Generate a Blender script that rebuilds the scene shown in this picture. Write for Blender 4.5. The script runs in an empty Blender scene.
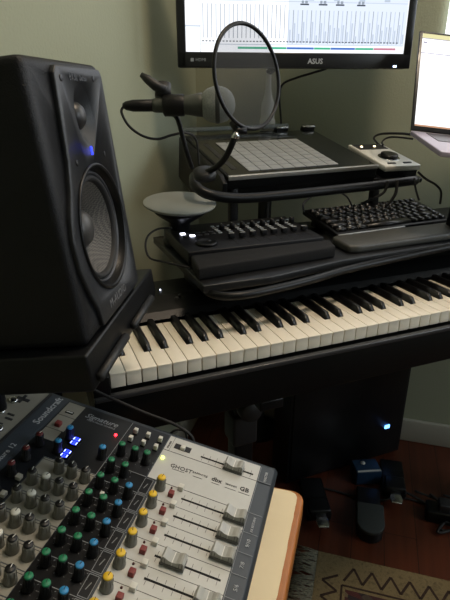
import bpy, bmesh, math, random
from mathutils import Vector, Matrix
random.seed(7)
PI = math.pi
C = bpy.context.scene.collection

# ------------------------------------------------------------------ camera
CP = Vector((-0.07795, -0.64090, 0.36939))
RX = Vector((0.928317, -0.371789, -0.000354))     # right
RY = Vector((-0.140301, -0.349434, -0.926397))    # down
RZ = Vector((0.344301, 0.860040, -0.376548))      # forward
cam = bpy.data.cameras.new('camera'); cam.sensor_fit = 'HORIZONTAL'; cam.sensor_width = 36; cam.lens = 40; cam.clip_start = .02
co = bpy.data.objects.new('camera', cam); C.objects.link(co)
m = Matrix(((RX.x, -RY.x, -RZ.x, CP.x), (RX.y, -RY.y, -RZ.y, CP.y), (RX.z, -RY.z, -RZ.z, CP.z), (0, 0, 0, 1)))
co.matrix_world = m
bpy.context.scene.camera = co
def at(x, y, D):                       # point seen at pixel x, y, D metres deep
    return CP + (RX*((x-225)/500) + RY*((y-300)/500) + RZ)*D
vs = bpy.context.scene.view_settings
vs.view_transform = 'Standard'; vs.look = 'None'; vs.gamma = 1; vs.exposure = 0.6
vs.use_curve_mapping = False

# room frame: corner of the two walls, e1 along the back wall, e2 out into the room
COR = Vector((.457, .935, 0)); E1 = Vector((.79, -.613, 0)).normalized(); E2 = Vector((-.613, -.79, 0)).normalized()
def room(a, b, z=0): return COR + E1*a + E2*b + Vector((0, 0, z))
FL = -.75
ROOM = Matrix(((E1.x, -E2.x, 0, COR.x), (E1.y, -E2.y, 0, COR.y), (0, 0, 1, 0), (0, 0, 0, 1)))   # local y = -b

# ------------------------------------------------------------------ materials
def srgb(h):
    h = h.lstrip('#'); v = [int(h[i:i+2], 16)/255 for i in (0, 2, 4)]
    return tuple(((c/12.92) if c <= .04045 else ((c+.055)/1.055)**2.4) for c in v) + (1,)
MATS = {}
def mat(name, col, rough=.5, metal=0, noise=0, nscale=60, bump=0, bscale=400, coat=0, spec=.5, emit=None, estr=0, alpha=1, trans=0):
    if name in MATS: return MATS[name]
    M = bpy.data.materials.new(name); M.use_nodes = True
    nt = M.node_tree; b = nt.nodes['Principled BSDF']
    c = srgb(col) if isinstance(col, str) else col
    b.inputs['Base Color'].default_value = c
    b.inputs['Roughness'].default_value = rough; b.inputs['Metallic'].default_value = metal
    b.inputs['Specular IOR Level'].default_value = spec
    b.inputs['Coat Weight'].default_value = coat
    b.inputs['Alpha'].default_value = alpha; b.inputs['Transmission Weight'].default_value = trans
    tc = nt.nodes.new('ShaderNodeTexCoord')
    if noise:
        n = nt.nodes.new('ShaderNodeTexNoise'); n.inputs['Scale'].default_value = nscale; n.inputs['Detail'].default_value = 4
        nt.links.new(tc.outputs['Object'], n.inputs['Vector'])
        mx = nt.nodes.new('ShaderNodeMix'); mx.data_type = 'RGBA'
        mx.inputs[6].default_value = tuple(x*(1-noise) for x in c[:3]) + (1,)
        mx.inputs[7].default_value = tuple(min(1, x*(1+noise)) for x in c[:3]) + (1,)
        nt.links.new(n.outputs['Fac'], mx.inputs[0]); nt.links.new(mx.outputs[2], b.inputs['Base Color'])
    if bump:
        n = nt.nodes.new('ShaderNodeTexNoise'); n.inputs['Scale'].default_value = bscale; n.inputs['Detail'].default_value = 3
        nt.links.new(tc.outputs['Object'], n.inputs['Vector'])
        bp = nt.nodes.new('ShaderNodeBump'); bp.inputs['Strength'].default_value = bump; bp.inputs['Distance'].default_value = .002
        nt.links.new(n.outputs['Fac'], bp.inputs['Height']); nt.links.new(bp.outputs[0], b.inputs['Normal'])
    if emit:
        b.inputs['Emission Color'].default_value = srgb(emit); b.inputs['Emission Strength'].default_value = estr
    MATS[name] = M; return M

BLACK = mat('black_plastic', '#111113', .45, spec=.3, noise=.15, nscale=200, bump=.15, bscale=900)
SATIN = mat('satin_black', '#0c0d0f', .38, spec=.3, noise=.1, nscale=120)
GLOSS = mat('gloss_black', '#08090b', .3, coat=.15, noise=.05)
DARKG = mat('dark_grey_plastic', '#1e1f21', .5, noise=.1, nscale=200)
VINYL = mat('speaker_vinyl', '#101114', .5, spec=.3, noise=.12, nscale=300, bump=.35, bscale=700)
BAFFLE = mat('speaker_baffle', '#232529', .42, noise=.08, nscale=300, bump=.2, bscale=900)
RUBBER = mat('rubber', '#1a1a1b', .7, noise=.1)
IVORY = mat('ivory_key', '#f4ebd9', .28, noise=.03, nscale=40, coat=.2)
EBONY = mat('black_key', '#101012', .3, noise=.1)
PIANO = mat('piano_black', '#070809', .42, spec=.3, noise=.12, nscale=150, bump=.1, bscale=800)
CHROME = mat('chrome', '#cfd2d4', .2, 1, noise=.04)
SILV = mat('brushed_silver', '#b9bab8', .35, .7, noise=.06, nscale=90)
FELT = mat('felt', '#3a1518', .9, noise=.2)
WHITEP = mat('white_plastic', '#d9d8d2', .45, noise=.05)

def bigwall(name, col, sc, amt, rough=.85):
    M = bpy.data.materials.new(name); M.use_nodes = True; nt = M.node_tree; b = nt.nodes['Principled BSDF']
    tc = nt.nodes.new('ShaderNodeTexCoord'); n = nt.nodes.new('ShaderNodeTexNoise'); n.inputs['Scale'].default_value = sc; n.inputs['Detail'].default_value = 6
    r = nt.nodes.new('ShaderNodeMix'); r.data_type = 'RGBA'; c = srgb(col)
    r.inputs[6].default_value = tuple(x*(1-amt) for x in c[:3])+(1,); r.inputs[7].default_value = tuple(x*(1+amt) for x in c[:3])+(1,)
    nt.links.new(tc.outputs['Object'], n.inputs['Vector']); nt.links.new(n.outputs['Fac'], r.inputs[0]); nt.links.new(r.outputs[2], b.inputs['Base Color'])
    n2 = nt.nodes.new('ShaderNodeTexNoise'); n2.inputs['Scale'].default_value = 180; n2.inputs['Detail'].default_value = 3
    nt.links.new(tc.outputs['Object'], n2.inputs['Vector'])
    bp = nt.nodes.new('ShaderNodeBump'); bp.inputs['Strength'].default_value = .35; bp.inputs['Distance'].default_value = .002
    nt.links.new(n2.outputs['Fac'], bp.inputs['Height']); nt.links.new(bp.outputs[0], b.inputs['Normal'])
    b.inputs['Roughness'].default_value = rough
    return M
WALL = bigwall('wall_paint', '#999d87', 3, .05)
CEIL = bigwall('ceiling_paint', '#d8d5ca', 3, .03)
TRIM = mat('trim_paint', '#a9a699', .5, noise=.04, nscale=10)

def floor_mat():
    M = bpy.data.materials.new('laminate'); M.use_nodes = True; nt = M.node_tree; b = nt.nodes['Principled BSDF']
    tc = nt.nodes.new('ShaderNodeTexCoord'); mp = nt.nodes.new('ShaderNodeMapping'); mp.inputs['Rotation'].default_value = (0, 0, PI/2)
    nt.links.new(tc.outputs['Object'], mp.inputs['Vector'])
    br = nt.nodes.new('ShaderNodeTexBrick'); br.inputs['Scale'].default_value = 1
    br.inputs['Brick Width'].default_value = .9; br.inputs['Row Height'].default_value = .085
    br.inputs['Mortar Size'].default_value = .0012; br.inputs['Color1'].default_value = srgb('#5a2e1c'); br.inputs['Color2'].default_value = srgb('#472317')
    br.inputs['Mortar'].default_value = srgb('#2a140c'); br.inputs['Bias'].default_value = 0
    nt.links.new(mp.outputs[0], br.inputs['Vector'])
    mp2 = nt.nodes.new('ShaderNodeMapping'); mp2.inputs['Scale'].default_value = (60, 3, 1); nt.links.new(tc.outputs['Object'], mp2.inputs['Vector'])
    n = nt.nodes.new('ShaderNodeTexNoise'); n.inputs['Scale'].default_value = 1; n.inputs['Detail'].default_value = 5; nt.links.new(mp2.outputs[0], n.inputs['Vector'])
    mx = nt.nodes.new('ShaderNodeMix'); mx.data_type = 'RGBA'; mx.blend_type = 'MULTIPLY'; mx.inputs[0].default_value = .55
    rp = nt.nodes.new('ShaderNodeValToRGB'); rp.color_ramp.elements[0].color = (.35, .3, .27, 1); rp.color_ramp.elements[0].position = .3; rp.color_ramp.elements[1].color = (1.2, 1.1, 1, 1); rp.color_ramp.elements[1].position = .7
    nt.links.new(n.outputs['Fac'], rp.inputs[0]); nt.links.new(br.outputs['Color'], mx.inputs[6]); nt.links.new(rp.outputs[0], mx.inputs[7]); nt.links.new(mx.outputs[2], b.inputs['Base Color'])
    b.inputs['Roughness'].default_value = .35
    return M
def carpet_mat(name, cols, sc, kind='noise'):
    M = bpy.data.materials.new(name); M.use_nodes = True; nt = M.node_tree; b = nt.nodes['Principled BSDF']
    tc = nt.nodes.new('ShaderNodeTexCoord'); 
    n = nt.nodes.new('ShaderNodeTexVoronoi' if kind == 'vor' else 'ShaderNodeTexNoise'); n.inputs['Scale'].default_value = sc
    nt.links.new(tc.outputs['Object'], n.inputs['Vector'])
    rp = nt.nodes.new('ShaderNodeValToRGB'); e = rp.color_ramp.elements
    e[0].color = srgb(cols[0]); e[0].position = .25; e[1].color = srgb(cols[-1]); e[1].position = .75
    for i, c in enumerate(cols[1:-1]):
        k = e.new(.25+.5*(i+1)/(len(cols)-1)); k.color = srgb(c)
    nt.links.new(n.outputs['Color' if kind == 'vor' else 'Fac'], rp.inputs[0]); nt.links.new(rp.outputs[0], b.inputs['Base Color'])
    n2 = nt.nodes.new('ShaderNodeTexNoise'); n2.inputs['Scale'].default_value = 600; nt.links.new(tc.outputs['Object'], n2.inputs['Vector'])
    bp = nt.nodes.new('ShaderNodeBump'); bp.inputs['Strength'].default_value = .8; bp.inputs['Distance'].default_value = .003
    nt.links.new(n2.outputs['Fac'], bp.inputs['Height']); nt.links.new(bp.outputs[0], b.inputs['Normal']); b.inputs['Roughness'].default_value = .95
    return M

# ------------------------------------------------------------------ mesh helpers
class MB:
    def __init__(s, *mats): s.bm = bmesh.new(); s.mats = list(mats)
    def _add(s, b2, mi=0, M=None, smooth=False):
        if M is not None: b2.transform(M)
        vm = {v: s.bm.verts.new(v.co) for v in b2.verts}
        for f in b2.faces:
            try: nf = s.bm.faces.new([vm[v] for v in f.verts])
            except ValueError: continue
            nf.material_index = mi; nf.smooth = smooth
        b2.free()
    def box(s, x0, x1, y0, y1, z0, z1, mi=0, bev=0, M=None, seg=2):
        b = bmesh.new(); bmesh.ops.create_cube(b, size=1)
        bmesh.ops.transform(b, matrix=Matrix.Translation(((x0+x1)/2, (y0+y1)/2, (z0+z1)/2)) @ Matrix.Diagonal((abs(x1-x0), abs(y1-y0), abs(z1-z0), 1)), verts=b.verts)
        if bev: bmesh.ops.bevel(b, geom=b.edges[:]+b.verts[:], offset=bev, segments=seg, profile=.6, affect='EDGES')
        s._add(b, mi, M, bool(bev)); return s
    def lathe(s, prof, n=20, mi=0, M=None, smooth=True, caps=True):
        b = bmesh.new(); rings = []
        for r, z in prof: rings.append([b.verts.new((r*math.cos(2*PI*i/n), r*math.sin(2*PI*i/n), z)) for i in range(n)])
        for a, c in zip(rings, rings[1:]):
            for i in range(n): b.faces.new((a[i], a[(i+1) % n], c[(i+1) % n], c[i]))
        if caps:
            b.faces.new(rings[0][::-1]); b.faces.new(rings[-1])
        s._add(b, mi, M, smooth); return s
    def prism(s, poly, z0, z1, mi=0, M=None, bev=0, smooth=False):
        b = bmesh.new(); lo = [b.verts.new((x, y, z0)) for x, y in poly]; hi = [b.verts.new((x, y, z1)) for x, y in poly]
        n = len(poly); b.faces.new(lo[::-1]); b.faces.new(hi)
        for i in range(n): b.faces.new((lo[i], lo[(i+1) % n], hi[(i+1) % n], hi[i]))
        bmesh.ops.recalc_face_normals(b, faces=b.faces)
        if bev: bmesh.ops.bevel(b, geom=b.edges[:]+b.verts[:], offset=bev, segments=2, profile=.6, affect='EDGES')
        s._add(b, mi, M, smooth or bool(bev)); return s
    def tube(s, pts, r, n=8, mi=0, closed=False, M=None, smoothpath=0):
        pts = [Vector(p) for p in pts]
        if smoothpath: pts = catmull(pts, smoothpath, closed)
        b = bmesh.new(); rings = []; N = len(pts); prev = None
        for i, p in enumerate(pts):
            if closed: t = (pts[(i+1) % N]-pts[i-1]).normalized()
            else: t = (pts[min(i+1, N-1)]-pts[max(i-1, 0)]).normalized()
            if prev is None:
                a = t.orthogonal().normalized()
            else:
                a = (prev - t*prev.dot(t)).normalized()
            prev = a; c = t.cross(a); rr = r[i] if isinstance(r, (list, tuple)) else r
            rings.append([b.verts.new(p + (a*math.cos(2*PI*k/n)+c*math.sin(2*PI*k/n))*rr) for k in range(n)])
        rng = range(N if closed else N-1)
        for i in rng:
            A = rings[i]; B = rings[(i+1) % N]
            for k in range(n): b.faces.new((A[k], A[(k+1) % n], B[(k+1) % n], B[k]))
        if not closed: b.faces.new(rings[0][::-1]); b.faces.new(rings[-1])
        s._add(b, mi, M, True); return s
    def build(s, name, parent=None, M=None):
        me = bpy.data.meshes.new(name); bmesh.ops.recalc_face_normals(s.bm, faces=s.bm.faces); s.bm.to_mesh(me); s.bm.free()
        for m_ in s.mats: me.materials.append(m_)
        o = bpy.data.objects.new(name, me); C.objects.link(o)
        if parent: o.parent = parent
        if M is not None: o.matrix_basis = M
        return o
def catmull(p, k, closed=False):
    out = []; n = len(p)
    for i in range(n if closed else n-1):
        if closed: a, b, c, d = p[i-1], p[i], p[(i+1) % n], p[(i+2) % n]
        else: a, b, c, d = p[max(i-1, 0)], p[i], p[i+1], p[min(i+2, n-1)]
        for j in range(k):
            t = j/k
            out.append(.5*((2*b)+(c-a)*t+(2*a-5*b+4*c-d)*t*t+(3*b-a-3*c+d)*t**3))
    if not closed: out.append(p[-1])
    return out
def tag(o, label=None, cat=None, group=None, kind=None):
    if label: o['label'] = label
    if cat: o['category'] = cat
    if group: o['group'] = group
    if kind: o['kind'] = kind
    return o
def thing(name, label, cat, M=None, group=None):
    o = bpy.data.objects.new(name, None); C.objects.link(o); o.empty_display_size = .05
    if M is not None: o.matrix_world = M
    return tag(o, label, cat, group)
def dup(o, M, parent=None):
    c = o.copy(); C.objects.link(c); c.parent = parent if parent else o.parent; c.matrix_basis = M
    for ch in list(o.children):
        d = ch.copy(); C.objects.link(d); d.parent = c; d.matrix_basis = ch.matrix_basis
        for g in list(ch.children):
            e = g.copy(); C.objects.link(e); e.parent = d; e.matrix_basis = g.matrix_basis
    return c
T = Matrix.Translation
def Rz(a): return Matrix.Rotation(a, 4, 'Z')
def Rx(a): return Matrix.Rotation(a, 4, 'X')
def Ry(a): return Matrix.Rotation(a, 4, 'Y')
def frame(x, y, z, o):
    x, y, z = Vector(x).normalized(), Vector(y).normalized(), Vector(z).normalized()
    return Matrix(((x.x, y.x, z.x, o[0]), (x.y, y.y, z.y, o[1]), (x.z, y.z, z.z, o[2]), (0, 0, 0, 1)))
def align(z, o):       # matrix whose z axis is the given direction
    z = Vector(z).normalized(); x = z.orthogonal().normalized(); return frame(x, z.cross(x), z, o)
def text(s, size, mt, parent, M, name='lettering', align_x='LEFT', ext=.0002, shear=0, bold=0):
    cu = bpy.data.curves.new('t', 'FONT'); cu.body = s; cu.size = size; cu.extrude = ext; cu.align_x = align_x; cu.shear = shear; cu.resolution_u = 2; cu.offset = bold
    o = bpy.data.objects.new('t', cu); C.objects.link(o)
    dg = bpy.context.evaluated_depsgraph_get(); me = bpy.data.meshes.new_from_object(o.evaluated_get(dg))
    bpy.data.objects.remove(o); bpy.data.curves.remove(cu)
    me.name = name; me.materials.clear(); me.materials.append(mt)
    n = bpy.data.objects.new(name, me); C.objects.link(n); n.parent = parent; n.matrix_basis = M
    return n
def emis(name, col, st): return mat(name, '#000000', .6, emit=col, estr=st)

# ------------------------------------------------------------------ the room
RA, RB, H0, H1 = 2.7, 3.2, FL, 1.75
WIN = (.69, 1.75, .40, 1.35)          # window opening in the back wall (a0,a1,z0,z1)
def struct(o): o['kind'] = 'structure'; return o
struct(MB(floor_mat()).box(-.1, RA+.1, -RB-.1, .1, FL-.05, FL).build('floor', M=ROOM))
struct(MB(CEIL).box(-.1, RA+.1, -RB-.1, .1, H1, H1+.05).build('ceiling', M=ROOM))
struct(MB(WALL).box(-.1, 0, -RB, 0, FL, H1).build('wall_left', M=ROOM))
w = MB(WALL)
w.box(-.1, WIN[0]+.02, 0, .1, FL, H1); w.box(WIN[1]-.02, RA+.1, 0, .1, FL, H1)
w.box(WIN[0]+.02, WIN[1]-.02, 0, .1, FL, WIN[2]); w.box(WIN[0]+.02, WIN[1]-.02, 0, .1, WIN[3], H1)
struct(w.build('wall_back', M=ROOM))
w = MB(WALL)
w.box(RA, RA+.1, -.35, 0, FL, H1); w.box(RA, RA+.1, -RB, -1.45, FL, H1); w.box(RA, RA+.1, -1.45, -.35, FL, .40); w.box(RA, RA+.1, -1.45, -.35, 1.5, H1)
struct(w.build('wall_right', M=ROOM))
wf = MB(TRIM); wf.box(RA+.02, RA+.07, -1.45, -1.40, .40, 1.5); wf.box(RA+.02, RA+.07, -.40, -.35, .40, 1.5); wf.box(RA+.02, RA+.07, -1.45, -.35, .40, .45); wf.box(RA+.02, RA+.07, -1.45, -.35, 1.45, 1.5)
fill_win = struct(wf.build('fill_window', M=ROOM))  # unseen window, added to light the left wall and speaker front
MB(emis('fill_pane_glow', '#dfe9f2', 4.5)).box(RA+.04, RA+.045, -1.41, -.39, .44, 1.46).build('pane', fill_win)  # glowing pane, added as side light from the right
struct(MB(WALL).box(-.1, RA+.1, -RB-.1, -RB, FL, H1).build('wall_front', M=ROOM))
def baseboard(name, x0, x1, y0, y1):
    b = MB(TRIM); b.box(x0, x1, y0, y1, FL, FL+.085, bev=.003)
    struct(b.build(name, M=ROOM))
baseboard('baseboard_back', .014, RA, -.014, 0); baseboard('baseboard_left', 0, .014, -RB, 0)
PANE = mat('window_glass', '#eef4f6', .02, trans=1)
DAY = emis('daylight_sky', '#e8eef6', 9)
wf = MB(TRIM)
a0, a1, z0, z1 = WIN[0]+.02, WIN[1]-.02, WIN[2], WIN[3]
wf.box(a0, a0+.04, .03, .08, z0, z1); wf.box(a1-.04, a1, .03, .08, z0, z1); wf.box(a0, a1, .03, .08, z0, z0+.04); wf.box(a0, a1, .03, .08, z1-.04, z1)
wf.box((a0+a1)/2-.02, (a0+a1)/2+.02, .03, .08, z0, z1)
win = struct(wf.build('window_1', M=ROOM))
MB(PANE).box(a0+.03, a1-.03, .053, .057, z0+.03, z1-.03).build('pane', win)
# backlit roller blind
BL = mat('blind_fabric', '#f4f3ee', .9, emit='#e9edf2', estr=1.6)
bl = thing('roller_blind', 'white daylit roller blind at the right edge, behind the laptop screen', 'blind', ROOM @ T((0, 0, WIN[2]-.03)))
MB(BL).box(WIN[0], WIN[1], -.016, -.013, 0, WIN[3]-WIN[2]+.03).build('fabric', bl)
MB(WHITEP).tube([(WIN[0], -.03, WIN[3]-WIN[2]+.06), (WIN[1], -.03, WIN[3]-WIN[2]+.06)], .025, 16).build('roller', bl)
MB(WHITEP).box(WIN[0], WIN[1], -.022, -.008, -.02, 0, bev=.003).build('bottom_rail', bl)

# ceiling lamp out of frame
cl = thing('ceiling_lamp', 'round white ceiling lamp over the corner of the room', 'lamp', T(room(.85, .85, H1)))
MB(WHITEP).lathe([(.17, -.03), (.17, 0)], 32).build('base', cl)
MB(emis('lamp_glass', '#ffe8cc', 36)).lathe([(.03, -.09), (.1, -.075), (.15, -.045), (.16, -.03)], 32).build('diffuser', cl)

# rug
RB1 = carpet_mat('rug_beige', ['#5f5338', '#7a6b4b', '#6a5d40'], 90)
RB2 = carpet_mat('rug_brown', ['#2a1c14', '#3c2a1e'], 120)
RB3 = carpet_mat('rug_field', ['#1b1518', '#5a2a26', '#2a2326', '#7b6a50', '#1d181b'], 38, 'vor')
RB4 = carpet_mat('rug_fringe', ['#66645a', '#85836f'], 140)
rug = thing('rug', 'patterned beige and dark rug with zigzag border and pale fringe on the wood floor', 'rug', ROOM @ T((.512, -.567, FL)))
r = MB(RB1, RB2, RB3)
RW, RL = 1.3, 1.7
r.box(0, RW, -RL, 0, 0, .006, 0)
r.box(.075, RW-.075, -RL+.095, -.095, .0055, .0064, 2)
def strip(mb, p, q, wd, z, mi):
    p, q = Vector(p), Vector(q); d = (q-p).normalized(); n = Vector((-d.y, d.x))*wd/2
    mb.prism([p-n, q-n, q+n, p+n][::1], z, z+.0007, mi)
n = 26
for i in range(n):                       # zigzag along the back border
    x = .07+i*.045
    strip(r, (x, -.072), (x+.0225, -.03), .006, .0057, 1); strip(r, (x+.0225, -.03), (x+.045, -.072), .006, .0057, 1)
for i in range(34):
    y = -.06-i*.045
    strip(r, (.055, y), (.018, y-.0225), .006, .0057, 1); strip(r, (.018, y-.0225), (.055, y-.045), .006, .0057, 1)
for (p, q) in (((.066, -.085), (RW-.06, -.085)), ((.066, -.085), (.066, -RL+.08))): strip(r, p, q, .005, .0057, 1)
r.build('rug_body', rug)
fr = MB(RB4)
for i in range(900):
    y = -RL*(i+random.random())/900; L = random.uniform(.05, .075)
    a = random.uniform(-.01, .01)
    fr.tube([(.002, y, .004), (-L*.5, y+a, .006), (-L, y+a*2.2, .003)], .0013, 4)
tag(fr.build('fringe', rug), kind='stuff')

# ------------------------------------------------------------------ digital piano
pn = thing('digital_piano', 'black digital piano with a full row of white and black keys', 'piano', T((0, 0, 0)))
XL, XR = -.026, 52*.0235+.03
body = MB(PIANO)
KB = Matrix(((0, 0, 1, 0), (1, 0, 0, 0), (0, 1, 0, 0), (0, 0, 0, 1)))   # (y,z) profile extruded along x
body.prism([(-.012, -.031), (-.012, -.10), (.27, -.10), (.27, -.031)], XL, XR, 0, KB, bev=.002)
body.prism([(.155, -.032), (.27, -.032), (.27, .033), (.2, .030), (.155, .012)], XL, XR, 0, KB, bev=.0015)
body.box(XL, -.0015, -.012, .16, -.032, .004, 0, bev=.002); body.box(52*.0235+.0015, XR, -.012, .16, -.032, .004, 0, bev=.002)
body.build('body', pn)
lr = MB(mat('key_slip', '#3a3a3c', .3, noise=.05)); lr.box(XL, XR, -.016, -.0065, -.0345, -.0262, bev=.002); lr.build('key_slip', pn)
MB(PIANO).prism([(.146, .006), (.158, .0165), (.16, .006)], XL+.003, XR-.003, 0, KB).build('fallboard_edge', pn)
MB(FELT).box(0, 52*.0235, .1455, .1475, -.012, -.001).build('felt_strip', pn)
wk = {}
def bx(k):     # offset and existence of a black key on gap k
    q = (k-3) % 7
    return {0: -.002, 1: .002, 3: -.003, 4: 0., 5: .003}.get(q) if 1 <= k <= 50 else None
for i in range(52):
    l, rr = bx(i), bx(i+1)
    key = (l, rr)
    if key not in wk:
        xl = .0006 if l is None else .0006+l+.0062; xr = .0229 if rr is None else .0235+rr-.0062
        b = MB(IVORY)
        poly = [(.0006, 0), (.0229, 0), (.0229, .0495)] + ([(xr, .0495)] if xr < .0228 else []) + [(xr, .145), (xl, .145)] + ([(xl, .0495)] if xl > .0007 else []) + [(.0006, .0495)]
        b.prism(poly, -.0035, 0, 0, bev=.0006)
        b.box(.0009, .0226, .001, .012, -.024, -.003, bev=.0005)
        wk[key] = b.build('white_key', pn, T((i*.0235, 0, 0)))
    else: dup(wk[key], T((i*.0235, 0, 0)))
bk = None
for k in range(1, 52):
    o = bx(k)
    if o is None: continue
    if bk is None:
        b = MB(EBONY)
        b2 = bmesh.new()
        pts = [(-.0056, .0497, -.002), (.0056, .0497, -.002), (.0056, .146, -.002), (-.0056, .146, -.002),
               (-.0056, .0497, .001), (.0056, .0497, .001), (.0056, .146, .001), (-.0056, .146, .001),
               (-.0044, .0575, .0112), (.0044, .0575, .0112), (.0046, .146, .0112), (-.0046, .146, .0112)]
        V = [b2.verts.new(p) for p in pts]
        for f in ((3, 2, 1, 0), (0, 1, 5, 4), (1, 2, 6, 5), (2, 3, 7, 6), (3, 0, 4, 7), (4, 5, 9, 8), (5, 6, 10, 9), (6, 7, 11, 10), (7, 4, 8, 11), (8, 9, 10, 11)):
            b2.faces.new([V[j] for j in f])
        bmesh.ops.bevel(b2, geom=b2.edges[:], offset=.0009, segments=2, affect='EDGES')
        b._add(b2, 0, None, True)
        bk = b.build('black_key', pn, T((k*.0235+o, 0, 0)))
    else: dup(bk, T((k*.0235+o, 0, 0)))
pb = MB(DARKG, WHITEP)
pb.lathe([(.004, 0), (.004, .002), (.003, .003)], 12, 0); b0 = None
for (x, y) in ((.105, .195), (.118, .205), (.165, .19), (.19, .2), (.155, .178)):
    if b0 is None: b0 = pb.build('panel_button', pn, T((x, y, .028)))
    else: dup(b0, T((x, y, .028)))
MB(emis('white_led', '#dfe8ff', 2.5)).lathe([(.0016, 0), (.0012, .002)], 10).build('panel_light', pn, T((.136, .222, .0315)))
MB(emis('dim_led', '#8a90a0', .8)).lathe([(.0014, 0), (.001, .002)], 10).build('panel_light', pn, T((.206, .222, .0315)))

# piano stand
st = thing('piano_stand', 'black metal stand with round clamp knobs carrying the piano', 'stand', T((.26, .12, FL)))
q = MB(SATIN)
for x in (0, .80):
    q2 = MB(SATIN); q2.box(x-.02, x+.02, -.02, .02, .03, -.10-FL-.02, bev=.004); q2.build('post', st)
    q2 = MB(SATIN); q2.box(x-.025, x+.025, -.16, .10, 0, .03, bev=.006); q2.build('foot', st)
    q2 = MB(SATIN); q2.box(x-.022, x+.022, -.13, .14, -.10-FL-.02, -.10-FL-.001, bev=.003); q2.build('support_arm', st)
q.tube([(0, .05, .60), (.80, .05, .60)], .012, 12); q.build('crossbar', st)
kn = MB(DARKG); kn.lathe([(.012, 0), (.021, .006), (.023, .012), (.023, .03), (.019, .036)], 20, 0, Rx(PI/2))
k0 = kn.build('clamp_knob', st, T((0, -.02, .575)))
sl = MB(DARKG); sl.box(-.026, .026, -.026, .026, 0, .07, bev=.006); sl.build('sleeve', st, T((0, 0, .48)))
dup(k0, T((.80, -.02, .575)))

# ------------------------------------------------------------------ speaker and its stand
SP = frame((.469, .883, .004), (-.098, .046, .994), (.876, -.471, .108), (-.042, -.207, .152))
sx = Vector((.467, .884, .004)).normalized(); sz = Vector((.877, -.465, .108)); sz = (sz - sx*sz.dot(sx)).normalized(); sy = sz.cross(sx)
SP = frame(sx, sy, sz, (-.042, -.207, .152))
def cut(o, cutters):
    for c in cutters:
        md = o.modifiers.new('b', 'BOOLEAN'); md.operation = 'DIFFERENCE'; md.object = c; md.solver = 'EXACT'
    dg = bpy.context.evaluated_depsgraph_get(); me = bpy.data.meshes.new_from_object(o.evaluated_get(dg)); me.name = o.data.name
    o.modifiers.clear(); o.data = me
sp = thing('studio_monitor_speaker', 'black two-way studio speaker with a blue power light above its woofer', 'speaker', SP)
cab = MB(VINYL); cab.box(0, .172, 0, .25, -.2, 0, bev=.008, seg=3); cab = cab.build('cabinet', sp)
# baffle: raised panel, narrower at the left, with cut for the woofer lobe
def arc(cx, cy, rad, a0_, a1_, k): return [(cx+rad*math.cos(a0_+(a1_-a0_)*i/k), cy+rad*math.sin(a0_+(a1_-a0_)*i/k)) for i in range(k+1)]
WC = (.090, .093); TC = (.097, .2015)
bp_ = [(.052, .244), (.046, .238), (.041, .20), (.036, .165), (.028, .140), (.016, .118), (.010, .098), (.012, .07), (.022, .045), (.033, .026), (.037, .005), (.162, .005), (.167, .010), (.167, .238), (.162, .244)]
baf = MB(BAFFLE); baf.prism(bp_, -.002, .0045, 0, bev=.0015); baffle = baf.build('baffle', sp)
cw = MB(BAFFLE).lathe([(.0625, -.045), (.0625, .02)], 56, 0, T((WC[0], WC[1], 0))).build('cutter', sp)
ct_ = MB(BAFFLE).lathe([(.0245, -.02), (.0245, .02)], 48, 0, T((TC[0], TC[1], 0)) @ Matrix.Diagonal((.94, 1.16, 1, 1))).build('cutter', sp)
bpy.context.view_layer.update()
cut(cab, [cw, ct_]); cut(baffle, [cw, ct_])
for c_ in (cw, ct_): bpy.data.objects.remove(c_)
RIM = mat('woofer_rim', '#3a3b3f', .4, noise=.05)
wo = MB(SATIN, RUBBER, RIM)
wo.lathe([(.0635, -.0005), (.0638, .0015), (.0615, .0022), (.0600, .0005)], 56, 0, caps=False)
wo.lathe([(.0600, .0005), (.0585, -.0055), (.0570, -.0075)], 56, 0, caps=False)
wo.lathe([(.0570, -.0075), (.0560, -.0055), (.0545, -.0055), (.0535, -.0085)], 56, 2, caps=False)
wo.lathe([(.0535, -.0085), (.0520, -.0060), (.0495, -.0055), (.0475, -.0075), (.0465, -.0105)], 56, 1, caps=False)
woof = wo.build('woofer', sp, T((WC[0], WC[1], .0045)))
CONE = mat('woven_cone', '#57534d', .55, noise=.15, nscale=500, bump=.4, bscale=1000)
nt_ = CONE.node_tree; ck = nt_.nodes.new('ShaderNodeTexChecker'); ck.inputs['Scale'].default_value = 520; ck.inputs['Color1'].default_value = srgb('#5e5a54'); ck.inputs['Color2'].default_value = srgb('#2f2d2b')
mp_ = nt_.nodes.new('ShaderNodeMapping'); mp_.inputs['Rotation'].default_value = (0, 0, .8); tcc = nt_.nodes.new('ShaderNodeTexCoord')
nt_.links.new(tcc.outputs['Object'], mp_.inputs['Vector']); nt_.links.new(mp_.outputs[0], ck.inputs['Vector']); nt_.links.new(ck.outputs['Color'], nt_.nodes['Principled BSDF'].inputs['Base Color'])
MB(CONE).lathe([(.0465, -.0105), (.036, -.018), (.027, -.0245), (.019, -.030)], 56, 0, caps=False).build('cone', woof)
MB(mat('dust_cap', '#3c3b3a', .4, noise=.1)).lathe([(.0205, -.030), (.0195, -.023), (.015, -.0175), (.008, -.0145), (.001, -.0137)], 32).build('dust_cap', woof)
EL = Matrix.Diagonal((.94, 1.16, 1, 1))
tw = MB(BAFFLE)
tw.lathe([(.0250, 0), (.0235, -.0012), (.0195, -.0045), (.0150, -.0085), (.0125, -.0105)], 40, 0, EL, caps=False)
twe = tw.build('tweeter_waveguide', sp, T((TC[0], TC[1], .0045)))
MB(mat('silk_dome', '#2c2b2c', .4)).lathe([(.0132, -.0110), (.0125, -.0060), (.009, -.0022), (.004, -.0004), (.0005, 0)], 28).build('dome', twe)
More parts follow.
